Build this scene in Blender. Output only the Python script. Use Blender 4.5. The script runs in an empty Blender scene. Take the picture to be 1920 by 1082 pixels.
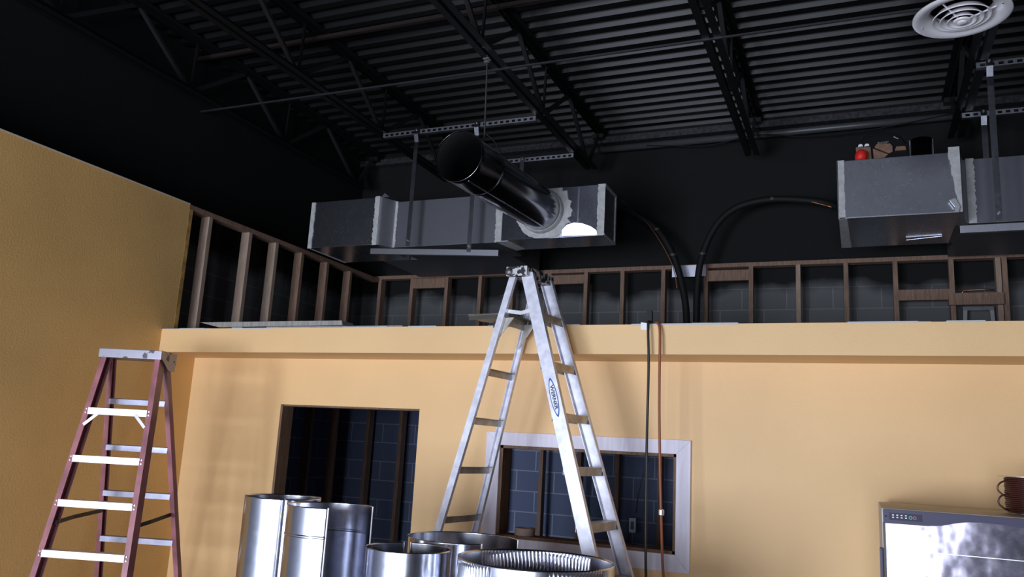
import bpy, bmesh, math, random
from mathutils import Vector, Matrix
random.seed(7)
S = bpy.context.scene
C = S.collection
PI = math.pi

# ------------------------------------------------------------------ camera
YAW, PITCH, ROLL = -0.407094, 0.194324, 0.0545086
fw = Vector((math.sin(YAW)*math.cos(PITCH), math.cos(YAW)*math.cos(PITCH), math.sin(PITCH)))
rt = Vector((math.cos(YAW), -math.sin(YAW), 0)); up = rt.cross(fw)
r2 = math.cos(ROLL)*rt + math.sin(ROLL)*up
u2 = -math.sin(ROLL)*rt + math.cos(ROLL)*up
cam = bpy.data.objects.new('camera', bpy.data.cameras.new('camera')); C.objects.link(cam)
cam.data.sensor_width = 36; cam.data.sensor_fit = 'HORIZONTAL'
cam.data.lens = 36*1532.83/1920
cam.data.clip_start = 0.05
m = Matrix((r2, u2, -fw)).transposed().to_4x4(); m.translation = (0, 0, 1.8)
cam.matrix_world = m
S.camera = cam

# ------------------------------------------------------------------ light and exposure
w = bpy.data.worlds.new('world'); S.world = w; w.use_nodes = True
w.node_tree.nodes['Background'].inputs[0].default_value = (0.75, 0.85, 1.0, 1)
w.node_tree.nodes['Background'].inputs[1].default_value = 1.0
S.view_settings.view_transform = 'Standard'; S.view_settings.look = 'None'
S.view_settings.exposure = 0.0; S.view_settings.gamma = 1.0
S.view_settings.use_curve_mapping = False
# daylight through the four shopfront panes behind the camera
PANES = [(-4.5, -3.1, 37), (-2.9, -1.5, 22), (-1.2, 0.0, 7), (0.15, 0.85, 24)]
PZ0, PZ1 = 0.2, 2.3
for x0, x1, L in PANES:
    l = bpy.data.lights.new('daylight', 'AREA'); l.shape = 'RECTANGLE'
    l.size = x1-x0; l.size_y = PZ1-PZ0
    l.energy = L*PI*l.size*l.size_y
    l.color = (0.80, 0.87, 1.0)
    o = bpy.data.objects.new('daylight', l); C.objects.link(o)
    o.location = ((x0+x1)/2, -4.1, (PZ0+PZ1)/2); o.rotation_euler = (PI/2, 0, 0)

# ------------------------------------------------------------------ materials
def mat(name, col, rough=0.6, metal=0.0, noise=None, bump=None, spec=None):
    """noise=(scale, strength, detail) mottles the colour; bump=(scale, strength)"""
    M = bpy.data.materials.new(name); M.use_nodes = True
    nt = M.node_tree; b = nt.nodes['Principled BSDF']
    b.inputs['Base Color'].default_value = (*col, 1)
    b.inputs['Roughness'].default_value = rough; b.inputs['Metallic'].default_value = metal
    if spec is not None: b.inputs['Specular IOR Level'].default_value = spec
    tc = nt.nodes.new('ShaderNodeTexCoord')
    if noise:
        n = nt.nodes.new('ShaderNodeTexNoise'); n.inputs['Scale'].default_value = noise[0]
        n.inputs['Detail'].default_value = noise[2] if len(noise) > 2 else 4
        nt.links.new(tc.outputs['Object'], n.inputs['Vector'])
        r = nt.nodes.new('ShaderNodeValToRGB')
        s = noise[1]
        r.color_ramp.elements[0].position = 0.35; r.color_ramp.elements[1].position = 0.65
        r.color_ramp.elements[0].color = (*[c*(1-s) for c in col], 1)
        r.color_ramp.elements[1].color = (*[min(1, c*(1+s)) for c in col], 1)
        nt.links.new(n.outputs['Fac'], r.inputs['Fac']); nt.links.new(r.outputs['Color'], b.inputs['Base Color'])
    if bump:
        n = nt.nodes.new('ShaderNodeTexNoise'); n.inputs['Scale'].default_value = bump[0]; n.inputs['Detail'].default_value = 3
        nt.links.new(tc.outputs['Object'], n.inputs['Vector'])
        bp = nt.nodes.new('ShaderNodeBump'); bp.inputs['Strength'].default_value = bump[1]; bp.inputs['Distance'].default_value = 0.01
        nt.links.new(n.outputs['Fac'], bp.inputs['Height']); nt.links.new(bp.outputs['Normal'], b.inputs['Normal'])
    return M

def galv(name, col, rough, spangle=0.12, scale=40, metal=1.0, bump=0.03, stretch=(1, 1, 1)):
    """galvanised sheet: voronoi spangle in colour and roughness, faint oil-canning"""
    M = bpy.data.materials.new(name); M.use_nodes = True
    nt = M.node_tree; b = nt.nodes['Principled BSDF']; L = nt.links
    b.inputs['Metallic'].default_value = metal
    tc = nt.nodes.new('ShaderNodeTexCoord'); mp = nt.nodes.new('ShaderNodeMapping')
    mp.inputs['Scale'].default_value = stretch; L.new(tc.outputs['Object'], mp.inputs['Vector'])
    v = nt.nodes.new('ShaderNodeTexVoronoi'); v.inputs['Scale'].default_value = scale
    L.new(mp.outputs['Vector'], v.inputs['Vector'])
    mr = nt.nodes.new('ShaderNodeMapRange'); L.new(v.outputs['Color'], mr.inputs['Value'])
    mr.inputs['To Min'].default_value = rough*(1-spangle*1.5); mr.inputs['To Max'].default_value = min(1, rough*(1+spangle*1.5))
    L.new(mr.outputs['Result'], b.inputs['Roughness'])
    mx = nt.nodes.new('ShaderNodeMix'); mx.data_type = 'RGBA'
    mx.inputs[6].default_value = (*[c*(1-spangle) for c in col], 1); mx.inputs[7].default_value = (*[min(1, c*(1+spangle)) for c in col], 1)
    L.new(v.outputs['Color'], mx.inputs[0]); L.new(mx.outputs[2], b.inputs['Base Color'])
    n = nt.nodes.new('ShaderNodeTexNoise'); n.inputs['Scale'].default_value = 3.0; n.inputs['Detail'].default_value = 2
    L.new(tc.outputs['Object'], n.inputs['Vector'])
    bp = nt.nodes.new('ShaderNodeBump'); bp.inputs['Strength'].default_value = bump; bp.inputs['Distance'].default_value = 0.05
    L.new(n.outputs['Fac'], bp.inputs['Height']); L.new(bp.outputs['Normal'], b.inputs['Normal'])
    return M

def wood(name, c0, c1, scale=6):
    M = bpy.data.materials.new(name); M.use_nodes = True
    nt = M.node_tree; b = nt.nodes['Principled BSDF']; L = nt.links
    b.inputs['Roughness'].default_value = 0.75
    tc = nt.nodes.new('ShaderNodeTexCoord'); mp = nt.nodes.new('ShaderNodeMapping')
    mp.inputs['Scale'].default_value = (12, 12, 1.2); L.new(tc.outputs['Object'], mp.inputs['Vector'])
    n = nt.nodes.new('ShaderNodeTexNoise'); n.inputs['Scale'].default_value = scale; n.inputs['Detail'].default_value = 5; n.inputs['Distortion'].default_value = 0.6
    L.new(mp.outputs['Vector'], n.inputs['Vector'])
    r = nt.nodes.new('ShaderNodeValToRGB'); r.color_ramp.elements[0].position = 0.3; r.color_ramp.elements[1].position = 0.7
    r.color_ramp.elements[0].color = (*c0, 1); r.color_ramp.elements[1].color = (*c1, 1)
    L.new(n.outputs['Fac'], r.inputs['Fac']); L.new(r.outputs['Color'], b.inputs['Base Color'])
    return M

def block_mat(name, swap):
    """concrete block: bluish grey below about 3.3 m, sprayed black above with a ragged edge"""
    M = bpy.data.materials.new(name); M.use_nodes = True
    nt = M.node_tree; b = nt.nodes['Principled BSDF']; L = nt.links
    b.inputs['Roughness'].default_value = 0.8; b.inputs['Specular IOR Level'].default_value = 0.15
    tc = nt.nodes.new('ShaderNodeTexCoord'); sp = nt.nodes.new('ShaderNodeSeparateXYZ'); L.new(tc.outputs['Object'], sp.inputs[0])
    cb = nt.nodes.new('ShaderNodeCombineXYZ')
    L.new(sp.outputs['Y' if swap else 'X'], cb.inputs['X']); L.new(sp.outputs['Z'], cb.inputs['Y'])
    br = nt.nodes.new('ShaderNodeTexBrick'); L.new(cb.outputs[0], br.inputs['Vector'])
    br.inputs['Scale'].default_value = 1.0; br.inputs['Brick Width'].default_value = 0.4; br.inputs['Row Height'].default_value = 0.2
    br.inputs['Mortar Size'].default_value = 0.006; br.offset = 0.5
    lo = nt.nodes.new('ShaderNodeMapRange'); lo.inputs['From Min'].default_value = 2.50; lo.inputs['From Max'].default_value = 2.55
    L.new(sp.outputs['Z'], lo.inputs['Value'])
    for key, ca, cb_ in (('Color1', (0.135, 0.165, 0.27, 1), (0.135, 0.138, 0.142, 1)), ('Color2', (0.125, 0.155, 0.255, 1), (0.118, 0.121, 0.125, 1)), ('Mortar', (0.30, 0.34, 0.46, 1), (0.19, 0.19, 0.195, 1))):
        c_ = nt.nodes.new('ShaderNodeMix'); c_.data_type = 'RGBA'; c_.inputs[6].default_value = ca; c_.inputs[7].default_value = cb_
        L.new(lo.outputs[0], c_.inputs[0]); L.new(c_.outputs[2], br.inputs[key])
    br.inputs['Color1'].default_value = (0.065, 0.072, 0.090, 1); br.inputs['Color2'].default_value = (0.055, 0.062, 0.080, 1); br.inputs['Mortar'].default_value = (0.12, 0.13, 0.155, 1)
    bk = nt.nodes.new('ShaderNodeTexBrick'); L.new(cb.outputs[0], bk.inputs['Vector'])
    bk.inputs['Scale'].default_value = 1.0; bk.inputs['Brick Width'].default_value = 0.4; bk.inputs['Row Height'].default_value = 0.2
    bk.inputs['Mortar Size'].default_value = 0.006
    bk.inputs['Color1'].default_value = (0.0125, 0.0135, 0.014, 1); bk.inputs['Color2'].default_value = (0.011, 0.012, 0.0125, 1); bk.inputs['Mortar'].default_value = (0.0125, 0.0135, 0.014, 1)
    n = nt.nodes.new('ShaderNodeTexNoise'); n.inputs['Scale'].default_value = 2.2; n.inputs['Detail'].default_value = 3; L.new(tc.outputs['Object'], n.inputs['Vector'])
    ma = nt.nodes.new('ShaderNodeMath'); ma.operation = 'MULTIPLY_ADD'; ma.inputs[1].default_value = 0.35
    L.new(n.outputs['Fac'], ma.inputs[0]); L.new(sp.outputs['Z'], ma.inputs[2])
    mr = nt.nodes.new('ShaderNodeMapRange'); mr.inputs['From Min'].default_value = 3.49; mr.inputs['From Max'].default_value = 3.62
    L.new(ma.outputs[0], mr.inputs['Value'])
    mx = nt.nodes.new('ShaderNodeMix'); mx.data_type = 'RGBA'
    L.new(mr.outputs[0], mx.inputs[0]); L.new(br.outputs['Color'], mx.inputs[6]); L.new(bk.outputs['Color'], mx.inputs[7])
    L.new(mx.outputs[2], b.inputs['Base Color'])
    bp = nt.nodes.new('ShaderNodeBump'); bp.inputs['Strength'].default_value = 0.4; bp.inputs['Distance'].default_value = 0.004; bp.invert = True
    L.new(br.outputs['Fac'], bp.inputs['Height']); L.new(bp.outputs['Normal'], b.inputs['Normal'])
    return M

def splotch(name, a, bcol, scale, thr, rough=0.45, metal=0.3):
    M = bpy.data.materials.new(name); M.use_nodes = True
    nt = M.node_tree; b = nt.nodes['Principled BSDF']; L = nt.links
    b.inputs['Roughness'].default_value = rough; b.inputs['Metallic'].default_value = metal
    tc = nt.nodes.new('ShaderNodeTexCoord')
    n = nt.nodes.new('ShaderNodeTexNoise'); n.inputs['Scale'].default_value = scale; n.inputs['Detail'].default_value = 3
    L.new(tc.outputs['Object'], n.inputs['Vector'])
    r = nt.nodes.new('ShaderNodeValToRGB'); r.color_ramp.elements[0].position = thr-0.02; r.color_ramp.elements[1].position = thr+0.02
    r.color_ramp.elements[0].color = (*a, 1); r.color_ramp.elements[1].color = (*bcol, 1)
    L.new(n.outputs['Fac'], r.inputs['Fac']); L.new(r.outputs['Color'], b.inputs['Base Color'])
    return M

YELLOW = mat('yellow_paint', (0.82, 0.535, 0.26), 0.55, noise=(1.3, 0.04, 2), bump=(90, 0.12))
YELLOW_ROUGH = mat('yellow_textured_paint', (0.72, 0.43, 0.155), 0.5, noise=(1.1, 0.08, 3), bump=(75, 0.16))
WEBM = mat('lit_web_paint', (0.018, 0.0185, 0.02), 0.4)  # diagonals lighter than the chords: the light on them is painted in
SHOULDER = galv('galvanised_shoulder', (0.30, 0.30, 0.33), 0.45, 0.03, 60, metal=0.6)
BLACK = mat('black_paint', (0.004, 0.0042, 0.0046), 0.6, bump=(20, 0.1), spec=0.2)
DECKM = mat('black_deck_paint', (0.008, 0.0082, 0.0088), 0.36, spec=0.2)
JOISTM = mat('black_joist_paint', (0.005, 0.0052, 0.006), 0.45)
CMU_B = block_mat('block_back', False); CMU_L = block_mat('block_left', True)
CONC = mat('concrete_floor', (0.30, 0.30, 0.32), 0.6, noise=(2, 0.15))
PLASTER = mat('drywall_edge', (0.55, 0.53, 0.5), 0.8)
LOFTM = mat('dark_plywood', (0.10, 0.075, 0.055), 0.8, noise=(4, 0.2))
GREYWALL = mat('dull_wall', (0.26, 0.27, 0.32), 0.7)
WOOD = wood('pine_stud', (0.17, 0.10, 0.07), (0.29, 0.18, 0.125))
WOOD2 = wood('pine_stud_pale', (0.27, 0.19, 0.14), (0.40, 0.29, 0.22))
WOODD = wood('jamb_wood', (0.12, 0.07, 0.04), (0.22, 0.13, 0.08))
CASING = wood('primed_casing', (0.74, 0.70, 0.82), (0.86, 0.83, 0.95), 3)
PLANK = wood('grey_plank', (0.22, 0.21, 0.20), (0.36, 0.35, 0.33))
GALV = galv('galvanised', (0.58, 0.60, 0.68), 0.27, 0.015, 60, bump=0.05)
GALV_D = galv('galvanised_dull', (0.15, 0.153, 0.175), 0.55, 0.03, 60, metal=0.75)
GALV_P = galv('galvanised_pipe', (0.62, 0.635, 0.71), 0.2, 0.05, 30, bump=0.04)
GALV_R = galv('galvanised_round', (0.36, 0.365, 0.39), 0.15, 0.04, 50, bump=0.03)
GALV_S = galv('galvanised_spangled', (0.40, 0.41, 0.50), 0.22, 0.12, 160)
STRUTM = galv('strut_metal', (0.50, 0.51, 0.57), 0.40, 0.04, 160)
MASTIC = mat('mastic', (0.46, 0.46, 0.46), 0.75, noise=(25, 0.12), bump=(40, 0.3))
ALU = mat('aluminium', (0.80, 0.80, 0.92), 0.4, 0.45, noise=(22, 0.13, 8))
ALU_D = mat('aluminium_worn', (0.50, 0.47, 0.43), 0.45, 0.7, noise=(14, 0.2, 6))
ALU_B = mat('aluminium_bright', (0.90, 0.90, 0.95), 0.35, 0.4, noise=(12, 0.05, 4))
SHELFM = mat('grimy_shelf', (0.13, 0.125, 0.12), 0.5, 0.4, noise=(18, 0.3, 5))
CAPM = splotch('paint_spattered_cap', (0.03, 0.03, 0.035), (0.62, 0.60, 0.60), 28, 0.52)
CAP_SIL = splotch('scuffed_aluminium_cap', (0.08, 0.07, 0.08), (0.30, 0.29, 0.34), 16, 0.38, 0.38, 0.7)
FIBER = mat('red_fiberglass', (0.34, 0.13, 0.15), 0.32, noise=(7, 0.25, 5))
STEELD = mat('dark_steel', (0.07, 0.065, 0.055), 0.5, 0.5)
RIVET = mat('rivet', (0.5, 0.48, 0.5), 0.35, 0.9)
RUBBER = mat('rubber', (0.02, 0.02, 0.02), 0.8)
WHITE = mat('white_enamel', (0.90, 0.87, 0.90), 0.35)
BLUE = mat('blue_print', (0.03, 0.10, 0.42), 0.5)
WHITEL = mat('white_label', (0.85, 0.86, 0.9), 0.4)
NAVY = mat('dark_print', (0.02, 0.03, 0.10), 0.5)
STRAPM = galv('strap_metal', (0.30, 0.31, 0.35), 0.30, 0.06, 60)
ALU_R = mat('aluminium_rung', (0.30, 0.30, 0.38), 0.35, 0.75, noise=(10, 0.15, 5))
CORDB = mat('black_cord', (0.02, 0.018, 0.016), 0.5)
CORDO = mat('rust_orange_cord', (0.30, 0.09, 0.04), 0.5)
FOAM = mat('black_pipe_insulation', (0.008, 0.0085, 0.009), 0.65, spec=0.25)
COPPER = mat('copper', (0.55, 0.24, 0.12), 0.35, 0.9)
TAPEW = mat('foil_tape', (0.7, 0.7, 0.72), 0.35, 0.8)
PLATE = galv('nail_plate', (0.62, 0.62, 0.72), 0.45, 0.05, 40, metal=0.8)
HEAD = mat('cooler_header', (0.04, 0.034, 0.085), 0.5)
CABM = mat('cooler_cabinet', (0.48, 0.45, 0.43), 0.45, noise=(3, 0.1))
LETTER = mat('bag_print', (0.36, 0.29, 0.25), 0.7)
TAN = mat('tan_canvas', (0.21, 0.115, 0.075), 0.8, noise=(30, 0.15))
BAGB = mat('black_canvas', (0.006, 0.006, 0.007), 0.85, spec=0.2)
RED = mat('red_plastic', (0.75, 0.02, 0.015), 0.5)
BROWNW = mat('brown_wire', (0.055, 0.016, 0.012), 0.35)
PINKT = mat('masking_tape_roll', (0.42, 0.30, 0.27), 0.6)
GREENL = mat('green_icon', (0.1, 0.5, 0.35), 0.5); REDL = mat('red_icon', (0.6, 0.12, 0.12), 0.5)
DARKRED = mat('dark_red_oxide', (0.014, 0.007, 0.006), 0.6)
GRAYP = mat('grey_painted_pipe', (0.06, 0.062, 0.066), 0.4)
BRIGHTP = mat('bare_steel_rod', (0.07, 0.07, 0.078), 0.35, 0.6)

def film_mat():
    """door wrapped in cloudy plastic film with smears"""
    M = bpy.data.materials.new('cloudy_film_door'); M.use_nodes = True
    nt = M.node_tree; b = nt.nodes['Principled BSDF']; L = nt.links
    tc = nt.nodes.new('ShaderNodeTexCoord')
    n = nt.nodes.new('ShaderNodeTexNoise'); n.inputs['Scale'].default_value = 5; n.inputs['Detail'].default_value = 8; n.inputs['Roughness'].default_value = 0.7
    L.new(tc.outputs['Object'], n.inputs['Vector'])
    r = nt.nodes.new('ShaderNodeValToRGB'); r.color_ramp.elements[0].position = 0.42; r.color_ramp.elements[1].position = 0.72
    r.color_ramp.elements[0].color = (0.15, 0.14, 0.18, 1); r.color_ramp.elements[1].color = (0.42, 0.39, 0.48, 1)
    L.new(n.outputs['Fac'], r.inputs['Fac']); L.new(r.outputs['Color'], b.inputs['Base Color'])
    b.inputs['Metallic'].default_value = 0.6; b.inputs['Roughness'].default_value = 0.13
    bp = nt.nodes.new('ShaderNodeBump'); bp.inputs['Strength'].default_value = 0.15; bp.inputs['Distance'].default_value = 0.02
    n2 = nt.nodes.new('ShaderNodeTexNoise'); n2.inputs['Scale'].default_value = 7; n2.inputs['Detail'].default_value = 2
    L.new(tc.outputs['Object'], n2.inputs['Vector']); L.new(n2.outputs['Fac'], bp.inputs['Height']); L.new(bp.outputs['Normal'], b.inputs['Normal'])
    return M
FILM = film_mat()

# ------------------------------------------------------------------ mesh helpers
class MB:
    def __init__(s): s.v = []; s.f = []
    def add(s, vs, fs):
        k = len(s.v); s.v += [tuple(p) for p in vs]; s.f += [tuple(i+k for i in f) for f in fs]; return s
    def box(s, a, b):
        (x0, y0, z0), (x1, y1, z1) = a, b
        x0, x1 = min(x0, x1), max(x0, x1); y0, y1 = min(y0, y1), max(y0, y1); z0, z1 = min(z0, z1), max(z0, z1)
        return s.add([(x0,y0,z0),(x1,y0,z0),(x1,y1,z0),(x0,y1,z0),(x0,y0,z1),(x1,y0,z1),(x1,y1,z1),(x0,y1,z1)],
                     [(0,3,2,1),(4,5,6,7),(0,1,5,4),(1,2,6,5),(2,3,7,6),(3,0,4,7)])
    def sweep(s, prof, p0, p1, a, b, cap=True):
        """closed 2-D profile (ccw) in axes a, b carried straight from p0 to p1"""
        p0, p1, a, b = Vector(p0), Vector(p1), Vector(a), Vector(b)
        n = len(prof)
        vs = [p0+a*x+b*y for x, y in prof] + [p1+a*x+b*y for x, y in prof]
        fs = [(i, (i+1) % n, n+(i+1) % n, n+i) for i in range(n)]
        if cap: fs += [tuple(range(n-1, -1, -1)), tuple(range(n, 2*n))]
        return s.add(vs, fs)
    def beam(s, p0, p1, wa, wb, up=(0, 0, 1)):
        p0, p1 = Vector(p0), Vector(p1); d = (p1-p0).normalized(); u = Vector(up)
        if abs(d.dot(u)) > 0.98: u = Vector((0, 1, 0))
        a = d.cross(u).normalized(); b = a.cross(d).normalized()
        h, k = wa/2, wb/2
        return s.sweep([(-h,-k),(h,-k),(h,k),(-h,k)], p0, p1, a, b)
    def tube(s, pts, r, n=8, closed=False):
        pts = [Vector(p) for p in pts]; base = len(s.v); rings = []
        prev = None
        for i, p in enumerate(pts):
            d = (pts[min(i+1, len(pts)-1)]-pts[max(i-1, 0)]).normalized()
            if prev is None:
                u = Vector((0, 0, 1)) if abs(d.z) < 0.9 else Vector((1, 0, 0))
            else: u = prev
            a = (u-d*u.dot(d)).normalized(); b = d.cross(a); prev = a
            rr = r[i] if isinstance(r, (list, tuple)) else r
            rings.append([p+a*rr*math.cos(2*PI*k/n)+b*rr*math.sin(2*PI*k/n) for k in range(n)])
        vs = [q for g in rings for q in g]; fs = []
        for i in range(len(pts)-1):
            for k in range(n): fs.append((i*n+k, i*n+(k+1) % n, (i+1)*n+(k+1) % n, (i+1)*n+k))
        fs.append(tuple(range(n-1, -1, -1))); fs.append(tuple(range((len(pts)-1)*n, len(pts)*n)))
        return s.add(vs, fs)
    def lathe(s, prof, c=(0, 0, 0), ax='z', n=40, a0=0, a1=2*PI):
        """open profile of (radius, height) turned about an axis through c"""
        full = abs(a1-a0-2*PI) < 1e-6; k = n if full else n+1
        vs = []
        for i in range(k):
            t = a0+(a1-a0)*i/n
            for r, h in prof:
                x, y = r*math.cos(t), r*math.sin(t)
                q = {'z': (x, y, h), 'y': (x, h, y), 'x': (h, x, y)}[ax]
                vs.append((c[0]+q[0], c[1]+q[1], c[2]+q[2]))
        m_ = len(prof); fs = []
        for i in range(n):
            j = (i+1) % k
            for t in range(m_-1): fs.append((i*m_+t, j*m_+t, j*m_+t+1, i*m_+t+1))
        return s.add(vs, fs)
    def prism(s, poly, axis, d0, d1):
        """polygon in the plane across axis, thickened from d0 to d1"""
        f = {'x': lambda p, d: (d, p[0], p[1]), 'y': lambda p, d: (p[0], d, p[1]), 'z': lambda p, d: (p[0], p[1], d)}[axis]
        n = len(poly)
        return s.add([f(p, d0) for p in poly]+[f(p, d1) for p in poly],
                     [tuple(range(n)), tuple(range(2*n-1, n-1, -1))]+[(i, n+i, n+(i+1) % n, (i+1) % n) for i in range(n)])
    def build(s, name, m_, parent=None, smooth=None, bevel=0):
        me = bpy.data.meshes.new(name); me.from_pydata(s.v, [], s.f); me.validate()
        bm = bmesh.new(); bm.from_mesh(me); bmesh.ops.recalc_face_normals(bm, faces=bm.faces)
        if bevel:
            bmesh.ops.bevel(bm, geom=bm.edges[:], offset=bevel, segments=2, affect='EDGES', profile=0.7)
        bm.to_mesh(me); bm.free()
        me.materials.append(m_)
        if smooth: me.shade_smooth() if smooth is True else me.set_sharp_from_angle(angle=math.radians(smooth))
        if smooth and smooth is not True:
            for p in me.polygons: p.use_smooth = True
        o = bpy.data.objects.new(name, me); C.objects.link(o)
        if parent: o.parent = parent; o.matrix_parent_inverse = Matrix.Translation(-world_loc(parent))
        return o

def world_loc(o):
    v = Vector(o.location)
    return v if not o.parent else v  # parts sit at the origin of their thing's inverse
def thing(name, label, cat, loc=(0, 0, 0), group=None):
    o = bpy.data.objects.new(name, None); C.objects.link(o); o.location = loc
    o.empty_display_size = 0.1
    return tag(o, label, cat, group)
def tag(o, label, cat, group=None):
    o['label'] = label; o['category'] = cat
    if group: o['group'] = group
    return o
def struct(o): o['kind'] = 'structure'; return o
def sub(mb, name, m_, part, root, **k):
    """a sub-part: geometry given in world coordinates, parented to a part of root"""
    o = mb.build(name, m_, None, **k); o.parent = part
    o.matrix_parent_inverse = Matrix.Translation(-Vector(root.location))@Matrix.Identity(4) if False else Matrix.Identity(4)
    return o
def solid(o, t, off=-1):
    md = o.modifiers.new('thickness', 'SOLIDIFY'); md.thickness = t; md.offset = off; return o
def curve_pts(ctrl, n=10):
    """Catmull-Rom through control points"""
    P = [Vector(p) for p in ctrl]; P = [P[0]*2-P[1]]+P+[P[-1]*2-P[-2]]; out = []
    for i in range(1, len(P)-2):
        for k in range(n):
            t = k/n; a, b, c, d = P[i-1:i+3]
            out.append(0.5*((2*b)+(c-a)*t+(2*a-5*b+4*c-d)*t*t+(3*b-a-3*c+d)*t**3))
    out.append(P[-2]); return out
def text_mesh(s, size, M4, m_, name, parent, thick=0.0006, bold=0.0):
    cu = bpy.data.curves.new('t', 'FONT'); cu.body = s; cu.size = size; cu.align_x = 'CENTER'; cu.align_y = 'CENTER'; cu.extrude = thick; cu.offset = bold
    t = bpy.data.objects.new('t', cu); C.objects.link(t); bpy.context.view_layer.update()
    me = bpy.data.meshes.new_from_object(t.evaluated_get(bpy.context.evaluated_depsgraph_get()))
    bpy.data.objects.remove(t); me.transform(M4); me.materials.clear(); me.materials.append(m_); me.name = name
    o = bpy.data.objects.new(name, me); C.objects.link(o); o.parent = parent
    return o

# ------------------------------------------------------------------ setting
XL = -4.868           # face of the yellow side wall
XC = -5.35            # block wall behind it
YP = 5.0              # face of the yellow partition
YF = 4.63             # face of the soffit
YS = 7.573            # face of the rear studs
YB = 7.80             # rear block wall
ZL = 2.556            # top of the ledge
XR = 6.0
struct(MB().box((XC-.2, -4.3, -.1), (XR+.2, YB+.2, 0)).build('floor', CONC))
struct(MB().box((XC-.2, YB, 0), (XR+.2, YB+.2, 5.3)).build('wall_back', CMU_B))
struct(MB().box((XC-.2, -4.3, 0), (XC, YB, 5.3)).build('wall_left', CMU_L))
struct(MB().box((XR, -4.3, 0), (XR+.2, YB, 5.3)).build('wall_right', GREYWALL))
b = MB(); xs = [XC]
for x0, x1, L in PANES: xs += [x0, x1]
xs.append(XR)
for i in range(0, len(xs), 2): b.box((xs[i], -4.3, 0), (xs[i+1], -4.0, 5.3))
for x0, x1, L in PANES:
    b.box((x0, -4.3, 0), (x1, -4.0, PZ0)); b.box((x0, -4.3, PZ1), (x1, -4.0, 5.3))
struct(b.build('wall_front', GREYWALL))

# corrugated roof deck: ribs run across the room
prof = []; PIT = 0.163; y = 6.216-PIT*63-0.05
while y < YB+0.2:
    prof += [(y, 5.10), (y+0.058, 5.10), (y+0.076, 5.152), (y+0.139, 5.152)]
    y += PIT
prof += [(y, 5.10)]
bt = MB(); n = len(prof)
bt.add([(XC-.2, a, z) for a, z in prof]+[(XR+.2, a, z) for a, z in prof], [(i, i+1, n+i+1, n+i) for i in range(n-1)])
o = struct(bt.build('ceiling', DECKM)); solid(o, 0.004)

# yellow side wall, with the end that stops short of the rear framing
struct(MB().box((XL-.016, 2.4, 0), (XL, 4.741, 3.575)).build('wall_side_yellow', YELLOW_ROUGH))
struct(MB().box((XL-.016, -4.0, 0), (XL, 2.4, 3.575)).build('wall_side_unseen', GREYWALL))  # unseen stretch, made grey to keep yellow out of the pipe reflections
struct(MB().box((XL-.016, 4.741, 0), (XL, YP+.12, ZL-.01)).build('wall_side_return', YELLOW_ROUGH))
b = MB(); b.box((XL-.105, 4.741, ZL), (XL+.001, 4.779, 3.537))
struct(b.build('trim_1', mat('overpainted_stud', (0.42, 0.24, 0.07), 0.6, noise=(14, 0.35))))
struct(MB().box((XL-.11, -4.0, 3.575), (XL+.004, 4.741, 3.582)).build('trim_2', PLASTER))
# yellow partition with doorway and pass-through
DX0, DX1, DZ = -3.977, -2.799, 2.04
WX0, WX1, WZ0, WZ1 = -2.172, -1.021, 1.248, 1.826
b = MB(); y0, y1 = YP, YP+.12
b.box((XL, y0, 0), (DX0, y1, ZL-.1)); b.box((DX0, y0, DZ), (DX1, y1, ZL-.1)); b.box((DX1, y0, 0), (WX0, y1, ZL-.1))
b.box((WX0, y0, 0), (WX1, y1, WZ0)); b.box((WX0, y0, WZ1), (WX1, y1, ZL-.1)); b.box((WX1, y0, 0), (XR, y1, ZL-.1))
struct(b.build('wall_partition', YELLOW))
# soffit in front of it, low ceiling of the room behind
struct(MB().box((XL, YF, 2.381), (XR, YP, ZL)).build('soffit', YELLOW))
struct(MB().box((XL+.002, YP, ZL-.1), (XR, YS-.005, ZL)).build('ceiling_loft', LOFTM))
# ragged plaster edge along the top of the soffit
b = MB(); x = XL+.01
while x < XR:
    l = random.uniform(.05, .4)
    if random.random() < .55: b.box((x, YF-.001, ZL-random.uniform(.002, .008)), (min(XR, x+l), YF+.02, ZL+random.uniform(.001, .006)))
    x += l
struct(b.build('trim_3', PLASTER))
# doorway lining
b = MB(); t = .02
b.box((DX0, y0-.001, 0), (DX0+t, y1+.005, DZ)); b.box((DX1-.006, y0+.02, 0), (DX1, y1+.005, DZ)); b.box((DX0+t, y0+.01, DZ-.012), (DX1-.006, y1+.005, DZ))
struct(b.build('door_1', WOODD))
# pass-through: wooden lining, primed casing
win = struct(bpy.data.objects.new('window_1', None)); C.objects.link(win)
b = MB(); t = .018
b.box((WX0, y0-.004, WZ0), (WX0+t, y1+.01, WZ1)); b.box((WX1-t, y0-.004, WZ0), (WX1, y1+.01, WZ1))
b.box((WX0, y0-.004, WZ1-t), (WX1, y1+.01, WZ1)); b.box((WX0, y0-.004, WZ0), (WX1, y1+.01, WZ0+t))
b.build('window_lining', WOODD, win)
OX0, OX1, OZ0, OZ1 = -2.272, -.935, 1.150, 1.910
def casing(poly): 
    MB().prism(poly, 'y', y0-.02, y0-.0005).build('window_casing', CASING, win, bevel=.004)
casing([(OX0, OZ1), (WX0, WZ1), (WX1, WZ1), (OX1, OZ1)])
casing([(OX0, OZ0), (WX0, WZ0), (WX0, WZ1), (OX0, OZ1)])
casing([(OX1, OZ0), (OX1, OZ1), (WX1, WZ1), (WX1, WZ0)])
casing([(OX0, OZ0), (OX1, OZ0), (WX1, WZ0), (WX0, WZ0)])

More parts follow.
